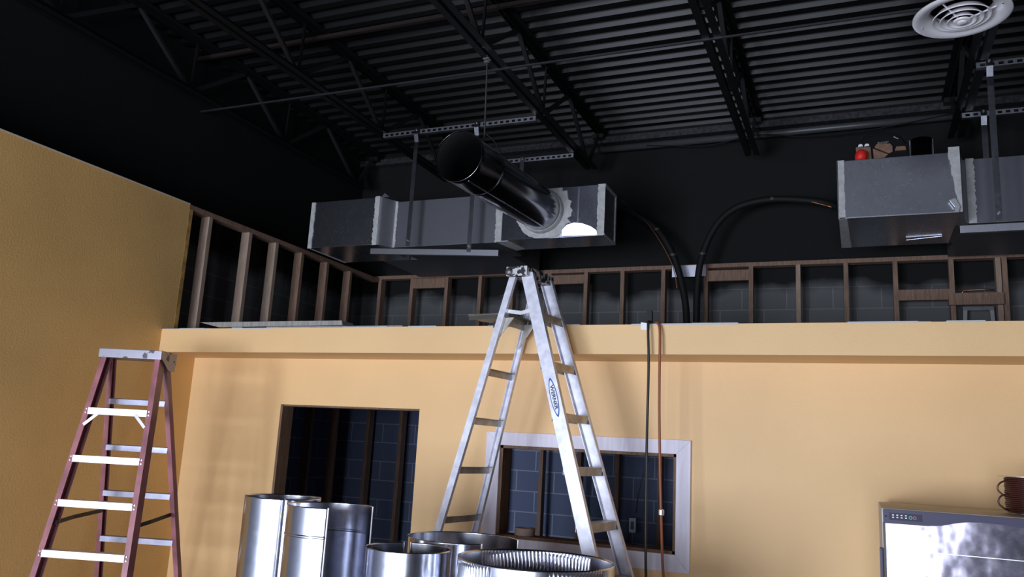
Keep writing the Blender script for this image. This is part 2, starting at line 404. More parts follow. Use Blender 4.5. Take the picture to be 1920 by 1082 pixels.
# ------------------------------------------------------------------ roof steel
def joist(x, label, ya=-3.9, yb=7.79, grp='open-web steel roof joists'):
    t = thing('roof_joist', label, 'joist', (x, 0, 0), grp)
    zb, zt = 4.60, 5.095
    def ang(z, s, leg):   # one pair of angles back to back, gap between
        b = MB()
        for q in (-1, 1):
            g, wd, th = .014, .05, .006
            pr = [(q*g, 0), (q*(g+wd), 0), (q*(g+wd), s*th), (q*(g+th), s*th), (q*(g+th), s*leg), (q*g, s*leg)]
            b.sweep(pr, (x, 0, z), (x, 1, z), (1, 0, 0), (0, 0, 1))
        return b
    b = ang(zb, 1, .05)
    for i, p in enumerate(b.v): b.v[i] = (p[0], ya if p[1] < .5 else 7.47, p[2])
    b.build('bottom_chord', JOISTM, t)
    b = ang(zt, -1, .06)
    for i, p in enumerate(b.v): b.v[i] = (p[0], ya if p[1] < .5 else yb, p[2])
    b.build('top_chord', JOISTM, t)
    yn = 7.33
    first = True
    while yn > 1.5:
        yt0 = yn-.625; yt1 = yn+.625 if not first else 7.66
        MB().beam((x, yt0, zt-.03), (x, yn-.03, zb+.03), .026, .034, (1, 0, 0)).build('web_diagonal', WEBM, t)
        MB().beam((x, yn+.03, zb+.03), (x, yt1, zt-.03), .034, .026, (1, 0, 0)).build('web_diagonal', WEBM, t)
        if not first: MB().beam((x, yn, zb+.03), (x, yn+.02, zt-.03), .018, .018, (1, 0, 0)).build('web_post', JOISTM, t)
        yn -= 1.25; first = False
    MB().box((x-.06, 7.62, zt-.10), (x+.06, yb, zt-.055)).build('bearing_seat', JOISTM, t)
    return t
joist(-5.13, 'black steel joist nearest the left wall, close against the black blocks')
joist(-4.02, 'black steel joist at the left end of the slotted channel above the round duct')
joist(-2.42, 'black steel joist passing over the round duct, at the right end of the slotted channel')
joist(-0.86, 'black steel joist between the two duct boxes, over the arched black hoses')
joist(0.81, 'black steel joist behind the round white ceiling diffuser')

tag(MB().beam((XC+.02, 5.17, 4.594), (XR, 5.17, 4.594), .016, .012).build('bridging_rod', BRIGHTP), 'thin bright steel rod crossing under all the roof joists', 'rod')
tag(MB().beam((XC+.02, 5.02, 5.02), (XR, 5.02, 5.02), .03, .03).build('bridging_bar', DARKRED), 'dark reddish bar running across under the roof deck', 'bar')
b = MB(); b.box((XC, 7.70, 4.965), (XR, 7.799, 4.975)); b.box((XC, 7.70, 4.975), (XR, 7.708, 5.03))
struct(b.build('trim_4', mat('flecked_ledger', (0.03, 0.03, 0.033), 0.45, noise=(30, 0.6))))
tag(MB().tube([(x, 7.66, 4.875) for x in (-2.45, 0, .85)], .034, 12).build('conduit', GRAYP, smooth=True), 'grey painted conduit along the top of the black rear wall', 'pipe')
tag(MB().tube(curve_pts([(-1.9, 7.62, 4.86), (-1.3, 7.62, 4.80), (-.85, 7.62, 4.86), (-.4, 7.62, 4.80), (.1, 7.62, 4.80), (.8, 7.62, 4.88)]), .006, 6).build('sagging_wire', FOAM, smooth=True),
    'thin dark wire sagging below the grey conduit on the rear wall', 'wire')

# ------------------------------------------------------------------ slotted strut, straps, trapeze bars
def strut(x0, x1, y, z, label, slots=True, name='slotted_channel'):
    b = MB(); h = .041; f = y
    # slotted face toward the room: strips above and below, bridges between slots
    b.box((x0, f, z), (x1, f+.003, z+.010)); b.box((x0, f, z+.030), (x1, f+.003, z+h))
    xx = x0
    while xx < x1:
        b.box((xx, f, z+.010), (min(x1, xx+.024), f+.003, z+.030)); xx += .055
    b.box((x0, f+.003, z+h-.003), (x1, f+.041, z+h)); b.box((x0, f+.003, z), (x1, f+.041, z+.003))
    return tag(b.build(name, STRUTM), label, 'channel')
strut(-3.99, -2.48, 6.06, 4.555, 'slotted galvanised channel hung between two joists above the round duct')
strut(0.80, 2.4, 6.02, 4.552, 'slotted galvanised channel right of the round diffuser, at the right edge')
strut(-3.9, -2.45, 6.98, 4.555, 'galvanised channel at the rear, behind the round duct')
strut(0.80, 2.4, 6.91, 4.552, 'galvanised channel at the rear above the right duct box')
def strap(x, y, z0, z1, label, twist=True, mt=None):
    b = MB(); wd = .02
    pts = [(0, z1), (-.012, z1-.06), (.01, z1-.13), (.004, z1-.2), (0, z0)]
    if not twist: pts = [(0, z1), (0, z0)]
    n_ = len(pts)
    vs = [(x-wd, y+d, z) for d, z in pts]+[(x+wd, y+d, z) for d, z in pts]
    b.add(vs, [(i, i+1, n_+i+1, n_+i) for i in range(n_-1)])
    t = thing('hanger_strap', label, 'strap', (x, y, z1))
    o = b.build('strap', mt or STRAPM, t); solid(o, .0016, 0)
    k = MB(); k.lathe([(0, 0), (.009, 0), (.009, .008), (0, .008)], (x, y-.012, z1-.02), 'y', 8); k.build('bolt', RIVET, t)
    if z0 < 4:
        k = MB(); k.lathe([(0, 0), (.009, 0), (.009, .008), (0, .008)], (x, y-.012, z0+.05), 'y', 8); k.build('bolt', RIVET, t)
    return t
strap(-3.62, 6.035, 3.50, 4.60, 'long galvanised strap left of the round duct, hung from the slotted channel')
strap(-3.02, 6.035, 3.42, 4.60, 'galvanised strap with a bright bend behind the mouth of the round duct')
strap(-3.30, 6.965, 4.0, 4.60, 'short rear strap seen under the mouth of the round duct', False)
strap(-2.97, 6.965, 3.98, 4.60, 'rear strap right of the round duct under the rear channel', False)
strap(.875, 5.99, 3.45, 4.60, 'long galvanised strap in front of the right duct box')
strap(.945, 6.885, 4.05, 4.60, 'short bolted rear strap above the right duct box', True)
def trapeze(x0, z0, x1, z1, y, label):
    b = MB()
    pr = [(0, 0), (.04, 0), (.04, .003), (.003, .003), (.003, .05), (0, .05)]
    b.sweep(pr, (x0, y, z0-.05), (x1, y, z1-.05), (0, 1, 0), (0, 0, 1))
    return tag(b.build('trapeze_bar', STRUTM), label, 'bar')
trapeze(-4.0, 3.498, -2.745, 3.425, 6.035, 'galvanised angle bar hanging on straps under the left duct box')
trapeze(.645, 3.425, 2.2, 3.43, 5.99, 'galvanised angle bar hanging on straps under the right duct box')

# ------------------------------------------------------------------ rectangular duct boxes
ZB, ZT = 3.55, 3.985
def strip(poly_pts, d, m_, name, parent, axis='y', th=.004):
    MB().prism(poly_pts, axis, d-th, d+.0005).build(name, m_, parent)
def ragged(x0, x1, z0, z1, side, amp=.012, n_=34):
    """vertical mastic band between x0 and x1 whose 'side' edge is ragged"""
    L, R = [], []
    for i in range(n_+1):
        z = z0+(z1-z0)*i/n_; amp_ = amp*.7
        L.append((x0+(random.uniform(-amp_, amp_) if side in ('l', 'b') else 0), z))
        R.append((x1+(random.uniform(-amp_, amp_) if side in ('r', 'b') else 0), z))
    return L+R[::-1]
def open_box(b, a, c): b.box(a, c)

dl = thing('supply_duct', 'left galvanised duct box with side branches, hung above the aluminium ladder', 'duct', (-3.4, 6.5, ZB))
# middle plenum and the trunk going back to the wall
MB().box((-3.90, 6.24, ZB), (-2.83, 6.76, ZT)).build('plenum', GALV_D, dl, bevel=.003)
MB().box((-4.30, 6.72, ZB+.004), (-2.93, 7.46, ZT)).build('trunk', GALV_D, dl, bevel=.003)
# left branch with curved shoulder against the plenum
MB().box((-4.735, 6.10, ZB), (-3.985, 6.70, ZT+.01)).build('branch_box', GALV, dl, bevel=.003)
b = MB()
pts = [(-3.985, 6.10)]+[(-3.985+.085*k/8, 6.10+.14*(1-math.cos(PI*k/8))/2) for k in range(1, 9)]+[(-3.90, 6.40), (-3.985, 6.40)]
b.prism(pts, 'z', ZB, ZT+.012)
b.build('shoulder', SHOULDER, dl, smooth=30)
b = MB(); b.prism([(-3.99, ZT+.01), (-3.95, ZT+.05), (-3.90, ZT+.012)], 'y', 6.11, 6.118); b.build('turned_flange', GALV_D, dl)
# right branch, flat plate face
x0, x1, yf, yb_ = -2.80, -1.885, 6.20, 6.53
b = MB(); NX, NZ = 60, 20
def fy(x, z):
    s = (x-x0)/(x1-x0); k = (z-ZB)/(ZT-ZB)
    return yf
vs = []
for i in range(NX+1):
    for j in range(NZ*2+1):
        x = x0+(x1-x0)*i/NX; z = ZB+(ZT-ZB)*j/(NZ*2); vs.append((x, fy(x, z), z))
mz = NZ*2+1
b.add(vs, [(i*mz+j, (i+1)*mz+j, (i+1)*mz+j+1, i*mz+j+1) for i in range(NX) for j in range(NZ*2)])
b.build('branch_face', GALV_S, dl)
# lower right corner of the face: added bright flap, tipped to catch the windows as a highlight
fp = [(-2.235, 3.554), (-2.232, 3.60), (-2.19, 3.640), (-2.13, 3.656), (-2.06, 3.648), (-1.99, 3.622), (-1.945, 3.590), (-1.94, 3.556)]
b = MB(); n_ = len(fp); fyy = lambda x, z: yf-.008-.26*(z-3.553)+.075*(x+2.22)-.026
b.add([(x, fyy(x, z), z) for x, z in fp]+[(x, yf-.001, z) for x, z in fp], [tuple(range(n_))]+[(i, n_+i, n_+(i+1) % n_, (i+1) % n_) for i in range(n_)])
b.build('highlight_flap', ALU_B, dl)
MB().add([(x0, yf+.002, ZB), (x1, yf+.02, ZB), (x1, yb_, ZB), (x0, yb_, ZB), (x0, yf+.002, ZT), (x1, yf+.002, ZT), (x1, yb_, ZT), (x0, yb_, ZT)],
         [(0, 3, 2, 1), (4, 5, 6, 7), (1, 2, 6, 5), (2, 3, 7, 6), (3, 0, 4, 7)]).build('branch_box', GALV, dl)
MB().box((-2.12, yf-.004, ZB+.02), (-2.105, yf+.001, ZT-.01)).build('standing_seam', GALV, dl)
# mastic seams
strip(ragged(-4.738, -4.695, ZB-.004, ZT+.008, 'r', .006), 6.098, MASTIC, 'mastic_seam', dl)
strip(ragged(-4.035, -3.985, ZB-.004, ZT+.02, 'l', .008), 6.098, MASTIC, 'mastic_seam', dl)
strip(ragged(-3.90, -3.875, ZB, ZT+.004, 'r', .008), 6.238, MASTIC, 'mastic_seam', dl)
strip(ragged(-2.875, -2.80, ZB-.004, ZT+.004, 'b', .008), 6.232, MASTIC, 'mastic_seam', dl)
strip(ragged(-1.945, -1.884, ZB+.0, ZT+.004, 'l', .008), yf-.002, MASTIC, 'mastic_seam', dl)
b = MB()
for (ya, yb2) in ((6.2, 6.53),): 
    b.prism([(ya, ZT-.02), (yb2, ZT-.02), (yb2, ZT+.004), (ya, ZT+.004)], 'x', -1.886, -1.881)
    b.prism([(ya, ZB), (yb2, ZB), (yb2, ZB+.018), (ya, ZB+.018)], 'x', -1.886, -1.881)
    b.prism([(yb2-.03, ZB), (yb2, ZB), (yb2, ZT), (yb2-.03, ZT)], 'x', -1.886, -1.880)
b.build('mastic_seam', MASTIC, dl)
b = MB(); b.prism([(-2.86, 6.21), (-2.74, 6.21), (-2.70, 6.50), (-2.80, 6.54)], 'z', ZB-.004, ZB); b.build('mastic_seam', MASTIC, dl)
b = MB(); b.prism([(-4.73, 6.12), (-4.72, 6.12), (-4.71, 6.70), (-4.735, 6.70)], 'z', ZB-.003, ZB); b.build('mastic_seam', MASTIC, dl)
# collar and its jagged mastic ring on the right branch
TX, TZ, TR = -2.43, 3.782, .178
b = MB(); ring = []; n_ = 64
for i in range(n_):
    t = 2*PI*i/n_; rr = TR+.055+random.uniform(-.004, .02)*(2.2 if -1.2 < (t if t < PI else t-2*PI) < 1.3 else .6)
    z = min(ZT, max(ZB+.004, TZ+rr*math.sin(t))); ring.append((TX+rr*math.cos(t), z))
inner = [(TX+(TR-.003)*math.cos(2*PI*i/n_), TZ+(TR-.003)*math.sin(2*PI*i/n_)) for i in range(n_)]
vs = [(x, yf-.007, z) for x, z in inner]+[(x, yf-.004, z) for x, z in ring]+[(x, yf+.004, z) for x, z in ring]
b.add(vs, [(i, n_+i, n_+(i+1) % n_, (i+1) % n_) for i in range(n_)]+[(n_+i, 2*n_+i, 2*n_+(i+1) % n_, n_+(i+1) % n_) for i in range(n_)])
b.build('mastic_ring', MASTIC, dl, smooth=30)
b = MB(); b.lathe([(TR+.012, yf-.006), (TR+.012, yf-.045), (TR+.004, yf-.06), (TR-.002, yf-.06), (TR-.002, yf-.006)], (TX, 0, TZ), 'y', 56)
b.build('collar', MASTIC, dl, smooth=30)

# round pipe sticking out toward the room
rd = thing('round_duct', 'large round sheet metal duct pointing out of the left duct box into the room', 'duct', (TX, yf-.05, TZ))
p0, p1 = Vector((TX, yf-.061, TZ)), Vector((-2.497, 4.735, 3.755))
ax = (p1-p0).normalized(); a_ = ax.cross(Vector((0, 0, 1))).normalized(); b_ = a_.cross(ax)
def pipe_pts(t, r, n_=64): 
    c = p0.lerp(p1, t); return [c+a_*r*math.cos(2*PI*k/n_)+b_*r*math.sin(2*PI*k/n_) for k in range(n_)]
def pipe(ts, name, parent, mt):
    b = MB(); n_ = 64; vs = []
    for t, r in ts: vs += pipe_pts(t, r)
    b.add(vs, [(i*n_+k, i*n_+(k+1) % n_, (i+1)*n_+(k+1) % n_, (i+1)*n_+k) for i in range(len(ts)-1) for k in range(n_)])
    o = b.build(name, mt, parent, smooth=40); solid(o, .0015, -1 if True else 1); return o
main = pipe([(0, .176), (.02, .176), (.74, .178), (.765, .1785)], 'pipe_body', rd, GALV_R)
pipe([(.76, .1805), (.775, .183), (.785, .1805), (.965, .183), (.975, .1855), (.985, .183), (.998, .1835), (1.0, .182)], 'end_section', rd, GALV_R)
pipe([(-.02, .1735), (.3, .1745), (.74, .1755), (.80, .1775), (.992, .1805)], 'shade_tube', rd, BLACK)  # added black inner tube, standing in for the shade inside the pipe
b = MB(); q = -PI*.62
b.beam(p0.lerp(p1, .03)+(a_*math.cos(q)+b_*math.sin(q))*.180, p0.lerp(p1, .97)+(a_*math.cos(q)+b_*math.sin(q))*.184, .010, .005)
b.build('lock_seam', GALV, rd)
# hanger wire and clip
hw = thing('hanger_wire', 'thin wire with a bright clip dropping from a joist to the round duct', 'wire', (-2.42, 4.98, 4.6))
MB().tube([(-2.43, 4.95, 4.60), (-2.43, 4.97, 4.3), (-2.435, 5.0, 3.96)], .006, 6).build('wire', STEELD, hw)
b = MB(); b.box((-2.455, 4.93, 4.565), (-2.405, 4.97, 4.573)); b.box((-2.45, 4.94, 4.545), (-2.41, 4.96, 4.552)); b.build('clip', RIVET, hw)
b = MB(); b.tube(curve_pts([(-2.435, 5.0, 4.02), (-2.36, 5.02, 3.95), (-2.315, 5.02, 3.86)]), .004, 6); b.build('loop', STEELD, hw)

dr = thing('supply_duct', 'right galvanised duct box near the ceiling, with a black tool bag on top', 'duct', (.3, 6.5, ZB))
MB().box((-.105, 6.10, ZB), (.665, 6.95, ZT)).build('branch_box', GALV_S if False else GALV, dr, bevel=.003)
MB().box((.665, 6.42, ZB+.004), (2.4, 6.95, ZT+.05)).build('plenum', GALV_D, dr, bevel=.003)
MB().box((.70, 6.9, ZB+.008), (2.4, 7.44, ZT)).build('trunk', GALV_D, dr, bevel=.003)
pts = [(.665, 6.10)]+[(.665+.08*k/8, 6.10+.30*(1-math.cos(PI*k/8))/2) for k in range(1, 9)]+[(.745, 6.44), (.665, 6.44)]
MB().prism(pts, 'z', ZB, ZT+.012).build('shoulder', SHOULDER, dr, smooth=30)
strip(ragged(-.108, -.062, ZB-.003, ZT+.003, 'r', .005), 6.098, MASTIC, 'mastic_seam', dr)
b = MB(); n_ = 24; L_, R_ = [], []
for i in range(n_+1):
    z = ZB+(ZT+.035-ZB)*i/n_; wdt = .016 + .05*i/n_
    L_.append((.672-wdt+random.uniform(-.006, .006), z)); R_.append((.678, z))
b.prism(L_+R_[::-1], 'y', 6.090, 6.0985); b.build('mastic_seam', MASTIC, dr)
strip(ragged(.748, .80, ZB+.004, ZT+.055, 'r', .008), 6.418, MASTIC, 'mastic_seam', dr)
b = MB(); b.prism([(-.105, 6.10), (-.05, 6.10), (-.03, 6.95), (-.105, 6.95)], 'z', ZB-.003, ZB+.0005); b.build('mastic_seam', MASTIC, dr)
b = MB(); b.box((-.11, 6.094, ZB), (-.104, 6.10, ZT)); b.box((-.10, 6.094, ZB-.001), (.66, 6.10, ZB+.006)); b.build('edge_flange', WHITE if False else STRUTM, dr)
b = MB(); b.prism([(.60, ZB+.08), (.635, ZB+.09), (.66, ZB+.03), (.65, ZB-.01), (.625, ZB-.01), (.63, ZB+.03)], 'y', 6.06, 6.08); b.build('bent_clip', TAPEW, dr)
b = MB(); b.beam((.36, 6.75, ZB-.012), (.60, 6.70, ZB-.006), .004, .004); b.build('drive_cleat', STRAPM, dr)

# ------------------------------------------------------------------ things on the right duct
bag = thing('tool_bag', 'black tool bag with brown pockets lying on top of the right duct box', 'bag', (.2, 6.28, ZT))
b = MB(); pr = [(.0, 4.0), (.01, 4.10), (.05, 4.16), (.10, 4.20), (.18, 4.21), (.26, 4.20), (.33, 4.17), (.37, 4.08), (.37, 4.0)]
b.prism(pr, 'y', 6.22, 6.42); b.build('bag_body', BAGB, bag, bevel=.012)
def pocket(poly, nm='pocket', mt=TAN, y=6.22): return MB().prism(poly, 'y', y-.018, y+.002).build(nm, mt, bag, bevel=.003)
pocket([(.025, 4.01), (.125, 4.01), (.12, 4.115), (.02, 4.12)])
pocket([(.14, 4.01), (.20, 4.015), (.235, 4.045), (.135, 4.10)])
pocket([(.145, 4.105), (.24, 4.05), (.265, 4.06), (.265, 4.105), (.25, 4.125), (.16, 4.128)], y=6.212)
pocket([(.28, 4.07), (.355, 4.07), (.35, 4.098), (.29, 4.10)])
for xx in (.035, .078):
    b = MB(); b.prism([(xx, 4.122), (xx+.034, 4.124), (xx+.03, 4.137), (xx+.018, 4.142), (xx+.006, 4.138)], 'y', 6.203, 6.212); b.build('reflective_tab', WHITEL, bag)
text_mesh('BUCKET', .020, Matrix.Translation((.205, 6.205, 4.138))@Matrix.Rotation(-.02, 4, 'Y')@Matrix.Rotation(PI/2, 4, 'X'), LETTER, 'bag_lettering', bag).matrix_parent_inverse = Matrix.Translation(-Vector(bag.location))
b = MB(); b.beam((.275, 6.20, 4.175), (.305, 6.20, 4.155), .006, .006); b.build('zip_pull', TAPEW, bag)
b = MB(); b.tube(curve_pts([(.05, 6.3, 4.16), (.10, 6.3, 4.235), (.2, 6.3, 4.24), (.3, 6.3, 4.22), (.35, 6.3, 4.15)]), .012, 8); b.build('handle', BAGB, bag, smooth=True)
b = MB(); b.lathe([(0, 4.075), (.02, 4.072), (.038, 4.055), (.042, 4.03), (.038, ZT+.003), (0, ZT+.003)], (.05, 6.148, 0), 'z', 20)
for i, p in enumerate(b.v): b.v[i] = (p[0]+.1*(p[2]-4.0), p[1], p[2])
tag(b.build('chalk_ball', RED, smooth=True), 'small bright red plastic lump at the left end of the tool bag', 'tool')
cl = thing('loose_collar', 'short round metal collar standing open on the right duct box', 'collar', (.46, 6.3, ZT))
b = MB(); b.lathe([(.075, ZT+.19), (.074, ZT+.03), (.088, ZT+.012), (.092, ZT+.001)], (.46, 6.32, 0), 'z', 40)
solid(b.build('collar_wall', GALV_R, cl, smooth=40), .0012)
b = MB()
for s_ in (-1, 1): b.beam((.46+s_*.075, 6.315, ZT+.02), (.46+s_*.075, 6.315, ZT+.192), .005, .006)
b.build('edge_seam', TAPEW, cl)

# ------------------------------------------------------------------ rear framing
fr = thing('stud_framing', 'open pine stud wall with top plate in front of the rear block wall', 'framing', (0, YS, 0))
ZP = 3.605
MB().box((XL-.09, YS, ZP-.038), (3.0, YS+.089, ZP)).build('top_plate', WOOD, fr)
MB().box((XL-.09, YS, 0), (3.0, YS+.089, .038)).build('bottom_plate', WOOD, fr)
sx = [-4.857, -4.452, -4.029, -3.634, -3.271, -2.86, -2.475, -2.102, -1.701, -1.300, -.891, -.482, -.085, .308, .735, 1.077, 1.122, 1.53, 1.94, 2.35, 2.76]
for x in sx:
    o = MB().box((x-.019, YS+.0005, .038), (x+.019, YS+.0885, ZP-.038)).build('stud', WOOD2 if x in (-.482, 1.077) else WOOD, fr)
for x0_, x1_, z0_, z1_ in ((-2.841, -2.494, 3.455, 3.545), (-1.281, -.91, 3.440, 3.540), (.327, .716, 3.222, 3.314), (.70, 1.10, 3.170, 3.268), (-4.433, -4.048, 3.455, 3.562)):
    MB().box((x0_, YS-.002 if x0_ != .70 else YS-.04, z0_), (x1_, YS+.036 if x0_ != .70 else YS-.001, z1_)).build('blocking', WOOD, fr)
fl = thing('stud_framing', 'open pine stud wall on the left, receding from the end of the yellow wall', 'framing', (XL, 6, 0))
MB().box((XL-.09, 4.741, ZP-.068), (XL-.001, YS-.001, ZP-.03)).build('top_plate', WOOD, fl)
MB().box((XL-.09, 5.13, 0), (XL-.001, YS-.001, .038)).build('bottom_plate', WOOD, fl)
for i, y in enumerate((4.985, 5.47, 5.83, 6.21, 6.62, 7.03)):
    MB().box((XL-.089, y-.019, ZL if y < 5.1 else .038), (XL-.002, y+.019, ZP-.068)).build('stud', WOOD2 if i < 3 else WOOD, fl)

# plate nailed over the hoses
pl = thing('nail_plate', 'small blank metal plate nailed to the rear top plate over the black hoses', 'plate', (-1.45, YS-.01, 3.54))
MB().box((-1.615, YS-.012, 3.487), (-1.297, YS-.007, 3.597)).build('plate', PLATE, pl, bevel=.001)
for x_, z_ in ((-1.60, 3.585), (-1.312, 3.585)):
    MB().lathe([(0, 0), (.008, 0), (.006, .004)], (x_, YS-.017, z_), 'y', 8).build('nail', RIVET, pl)
MB().prism([(-1.385, 3.49), (-1.345, 3.49), (-1.335, 3.575), (-1.375, 3.575)], 'y', YS-.014, YS-.0121).build('torn_tape', FOAM, pl)

# black insulated line sets arching off the stud wall
def line_set(ctrl, copper, ties, label, grp='insulated line sets on the rear wall'):
    t = thing('line_set', label, 'hose', ctrl[0], grp)
    MB().tube(curve_pts(ctrl, 12), .032, 12).build('insulation', FOAM, t, smooth=True)
    MB().tube(curve_pts(copper, 10), .004, 6).build('copper_line', COPPER, t, smooth=True)
    for c in ties:
        MB().lathe([(.035, -.012), (.036, 0), (.035, .012)], c, 'z', 14).build('tie', TAPEW if len(c) > 3 else STEELD, t)
yh = 7.40
line_set([(-2.05, 7.40, 4.14), (-1.95, yh, 4.085), (-1.73, yh, 3.915), (-1.573, yh, 3.66), (-1.48, yh, 3.35), (-1.44, yh, 3.05), (-1.44, yh, ZL+.01)],
         [(-1.90, 6.75, 4.02), (-1.93, yh-.05, 4.08), (-1.80, yh-.05, 3.955), (-1.66, yh-.045, 3.74), (-1.56, yh-.045, 3.53), (-1.52, yh-.045, 3.33)],
         [(-1.73, yh, 3.915), (-1.573, yh, 3.66)], 'black insulated hose arching up from the studs to the left duct box')
line_set([(-1.35, yh, ZL+.01), (-1.35, yh, 3.05), (-1.343, yh, 3.391), (-1.297, yh, 3.666), (-1.168, yh, 3.939), (-.977, yh, 4.09), (-.682, yh, 4.14), (-.312, yh, 4.095), (-.10, yh-.1, 3.99), (0, 7.05, 3.93)],
         [(-.36, yh-.045, 4.085), (-.22, yh-.06, 4.03), (-.12, yh-.1, 3.985), (-.06, 6.96, 3.94)],
         [(-.682, yh, 4.14), (-1.30, yh, 3.66)], 'black insulated hose arching from the studs over to the right duct box')

# wiring in the back room and odds and ends behind the upper studs
tag(MB().tube(curve_pts([(-1.72, 7.50, 2.44), (-1.74, 7.50, 2.0), (-1.86, 7.50, 1.55), (-1.90, 7.52, 1.30)]), .006, 6).build('cable', GRAYP, smooth=True), 'thin grey cable hanging in the dark room behind the pass-through', 'cable')
ob = thing('outlet_box', 'small metal outlet box on a stud seen through the pass-through', 'outlet box', (-1.93, 7.55, 1.2))
MB().box((-1.96, 7.52, 1.12), (-1.90, 7.57, 1.25)).build('box', STRAPM, ob, bevel=.003); MB().box((-1.945, 7.517, 1.15), (-1.915, 7.521, 1.22)).build('cover', GRAYP, ob)
st = thing('metal_stand', 'two slanted grey metal legs behind the rear studs at the far right', 'stand', (.95, 7.71, ZL))
for xa, xb in ((.80, .835), (1.06, 1.03)): MB().beam((xa, 7.71, ZL), (xb, 7.71, 3.15), .03, .02).build('leg', mat('grey_leg', (.30, .31, .32), .5), st)
MB().box((.82, 7.70, 3.15), (1.045, 7.72, 3.18)).build('crossbar', STRAPM, st)
tag(MB().tube([(.78, 7.69, 3.24), (.83, 7.69, 3.32), (.98, 7.69, 3.325), (1.05, 7.69, 3.318)], .007, 8).build('copper_pipe', COPPER, smooth=True), 'short bent copper pipe behind the studs at the far right', 'pipe')

# planks left on the ledge
tag(MB().add([(-4.53, YF+.03, ZL+.052), (-4.35, YF+.03, ZL+.014), (-3.26, YF+.03, ZL+.020), (-3.27, YF+.03, ZL+.052), (-4.53, YF+.17, ZL+.052), (-4.35, YF+.17, ZL+.014), (-3.26, YF+.17, ZL+.020), (-3.27, YF+.17, ZL+.052)],
     [(0,1,2,3),(7,6,5,4),(0,4,5,1),(1,5,6,2),(2,6,7,3),(3,7,4,0)]).build('plank', PLANK), 'weathered grey plank lying at the left end of the yellow ledge', 'plank')
tag(MB().box((-3.9, YF+.02, ZL), (-2.78, YF+.16, ZL+.012)).build('plank', PLANK), 'thin dark board lying on the ledge under the end of the thicker plank', 'plank')

# cords over the ledge
c1 = thing('extension_cord', 'black cord with its plug resting on the ledge, hanging down past the window', 'cord', (-1.11, 4.6, ZL))
MB().tube(curve_pts([(-1.118, 4.66, ZL+.012), (-1.115, 4.60, ZL+.008), (-1.111, 4.583, ZL-.06), (-1.103, 4.58, 2.3), (-1.105, 4.585, 1.82), (-1.094, 4.585, 1.16), (-1.09, 4.72, .95), (-1.07, 4.86, .6), (-1.06, 4.87, .012)], 10), .0075, 8).build('cord', CORDB, c1, smooth=True)
MB().box((-1.137, 4.635, ZL), (-1.103, 4.665, ZL+.085)).build('plug', RUBBER, c1, bevel=.006)
c2 = thing('extension_cord', 'rust orange cord hanging over the ledge beside the black one', 'cord', (-1.04, 4.6, ZL))
MB().tube(curve_pts([(-1.10, 4.70, ZL+.008), (-1.075, 4.63, ZL+.012), (-1.05, 4.60, ZL-.02), (-1.042, 4.585, 2.45), (-1.040, 4.58, 2.25), (-1.036, 4.585, 1.97), (-1.018, 4.585, 1.5), (-.998, 4.585, 1.17), (-.985, 4.72, .95), (-.98, 4.86, .6), (-.96, 4.87, .012)], 10), .008, 8).build('cord', CORDO, c2, smooth=True)
MB().lathe([(.009, 0), (.016, .005), (.016, .03), (.009, .035)], (-1.017, 4.585, 1.49), 'z', 10).build('bright_clip', TAPEW, c2)
tag(MB().prism([(-1.165, ZL-.03), (-1.135, ZL-.033), (-1.115, ZL-.03), (-1.115, ZL+.004), (-1.165, ZL+.012)], 'y', YF-.006, YF-.0005).build('plastic_scrap', WHITEL), 'scrap of white plastic on the ledge edge beside the black plug', 'scrap')
# roll of tape on the pass-through sill
b = MB(); b.lathe([(.062, 0), (.066, .002), (.066, .046), (.062, .048), (.046, .048), (.046, 0), (.062, 0)], (-2.00, 5.06, WZ0+.018), 'z', 32)
tag(b.build('tape_roll', PINKT, smooth=40), 'tan roll of tape standing on the sill of the pass-through', 'tape')

# ------------------------------------------------------------------ round ceiling diffuser
df = thing('ceiling_diffuser', 'round white ceiling diffuser with concentric rings, top right', 'diffuser', (.571, 4.712, 4.28))
dc = (.571, 4.712, 0); z = 4.265
b = MB(); b.lathe([(.244, z+.012), (.243, z+.004), (.236, z), (.215, z+.001), (.175, z+.018), (.160, z+.035), (.155, z+.07)], dc, 'z', 72); solid(b.build('outer_frame', WHITE, df, smooth=50), .0015, 1)
for i, (ro, zz) in enumerate(((.146, -.004), (.110, -.014), (.074, -.023))):
    b = MB(); b.lathe([(ro, z+zz), (ro-.004, z+zz-.003), (ro-.018, z+zz+.010), (ro-.024, z+zz+.030)], dc, 'z', 64); solid(b.build('cone_ring', WHITE, df, smooth=50), .0012)
b = MB(); b.lathe([(.044, z-.022), (.040, z-.030), (.024, z-.032), (.023, z-.037), (.019, z-.040), (0, z-.041)], dc, 'z', 40); b.build('centre_cone', WHITE, df, smooth=40)
for k in range(3):
    t = 2*PI*k/3+1.95
    MB().beam((dc[0]+.03*math.cos(t), dc[1]+.03*math.sin(t), z-.016), (dc[0]+.165*math.cos(t), dc[1]+.165*math.sin(t), z+.024), .005, .008).build('spoke', WHITE, df)
for t in (-.45, 2.75): MB().lathe([(0, -.003), (.005, -.002), (.006, .002)], (dc[0]+.205*math.cos(t), dc[1]+.205*math.sin(t), z+.002), 'z', 8).build('screw', RIVET, df)
b = MB(); b.lathe([(.156, z+.06), (.156, 5.1)], dc, 'z', 40); b.build('neck', BLACK, df, smooth=True)

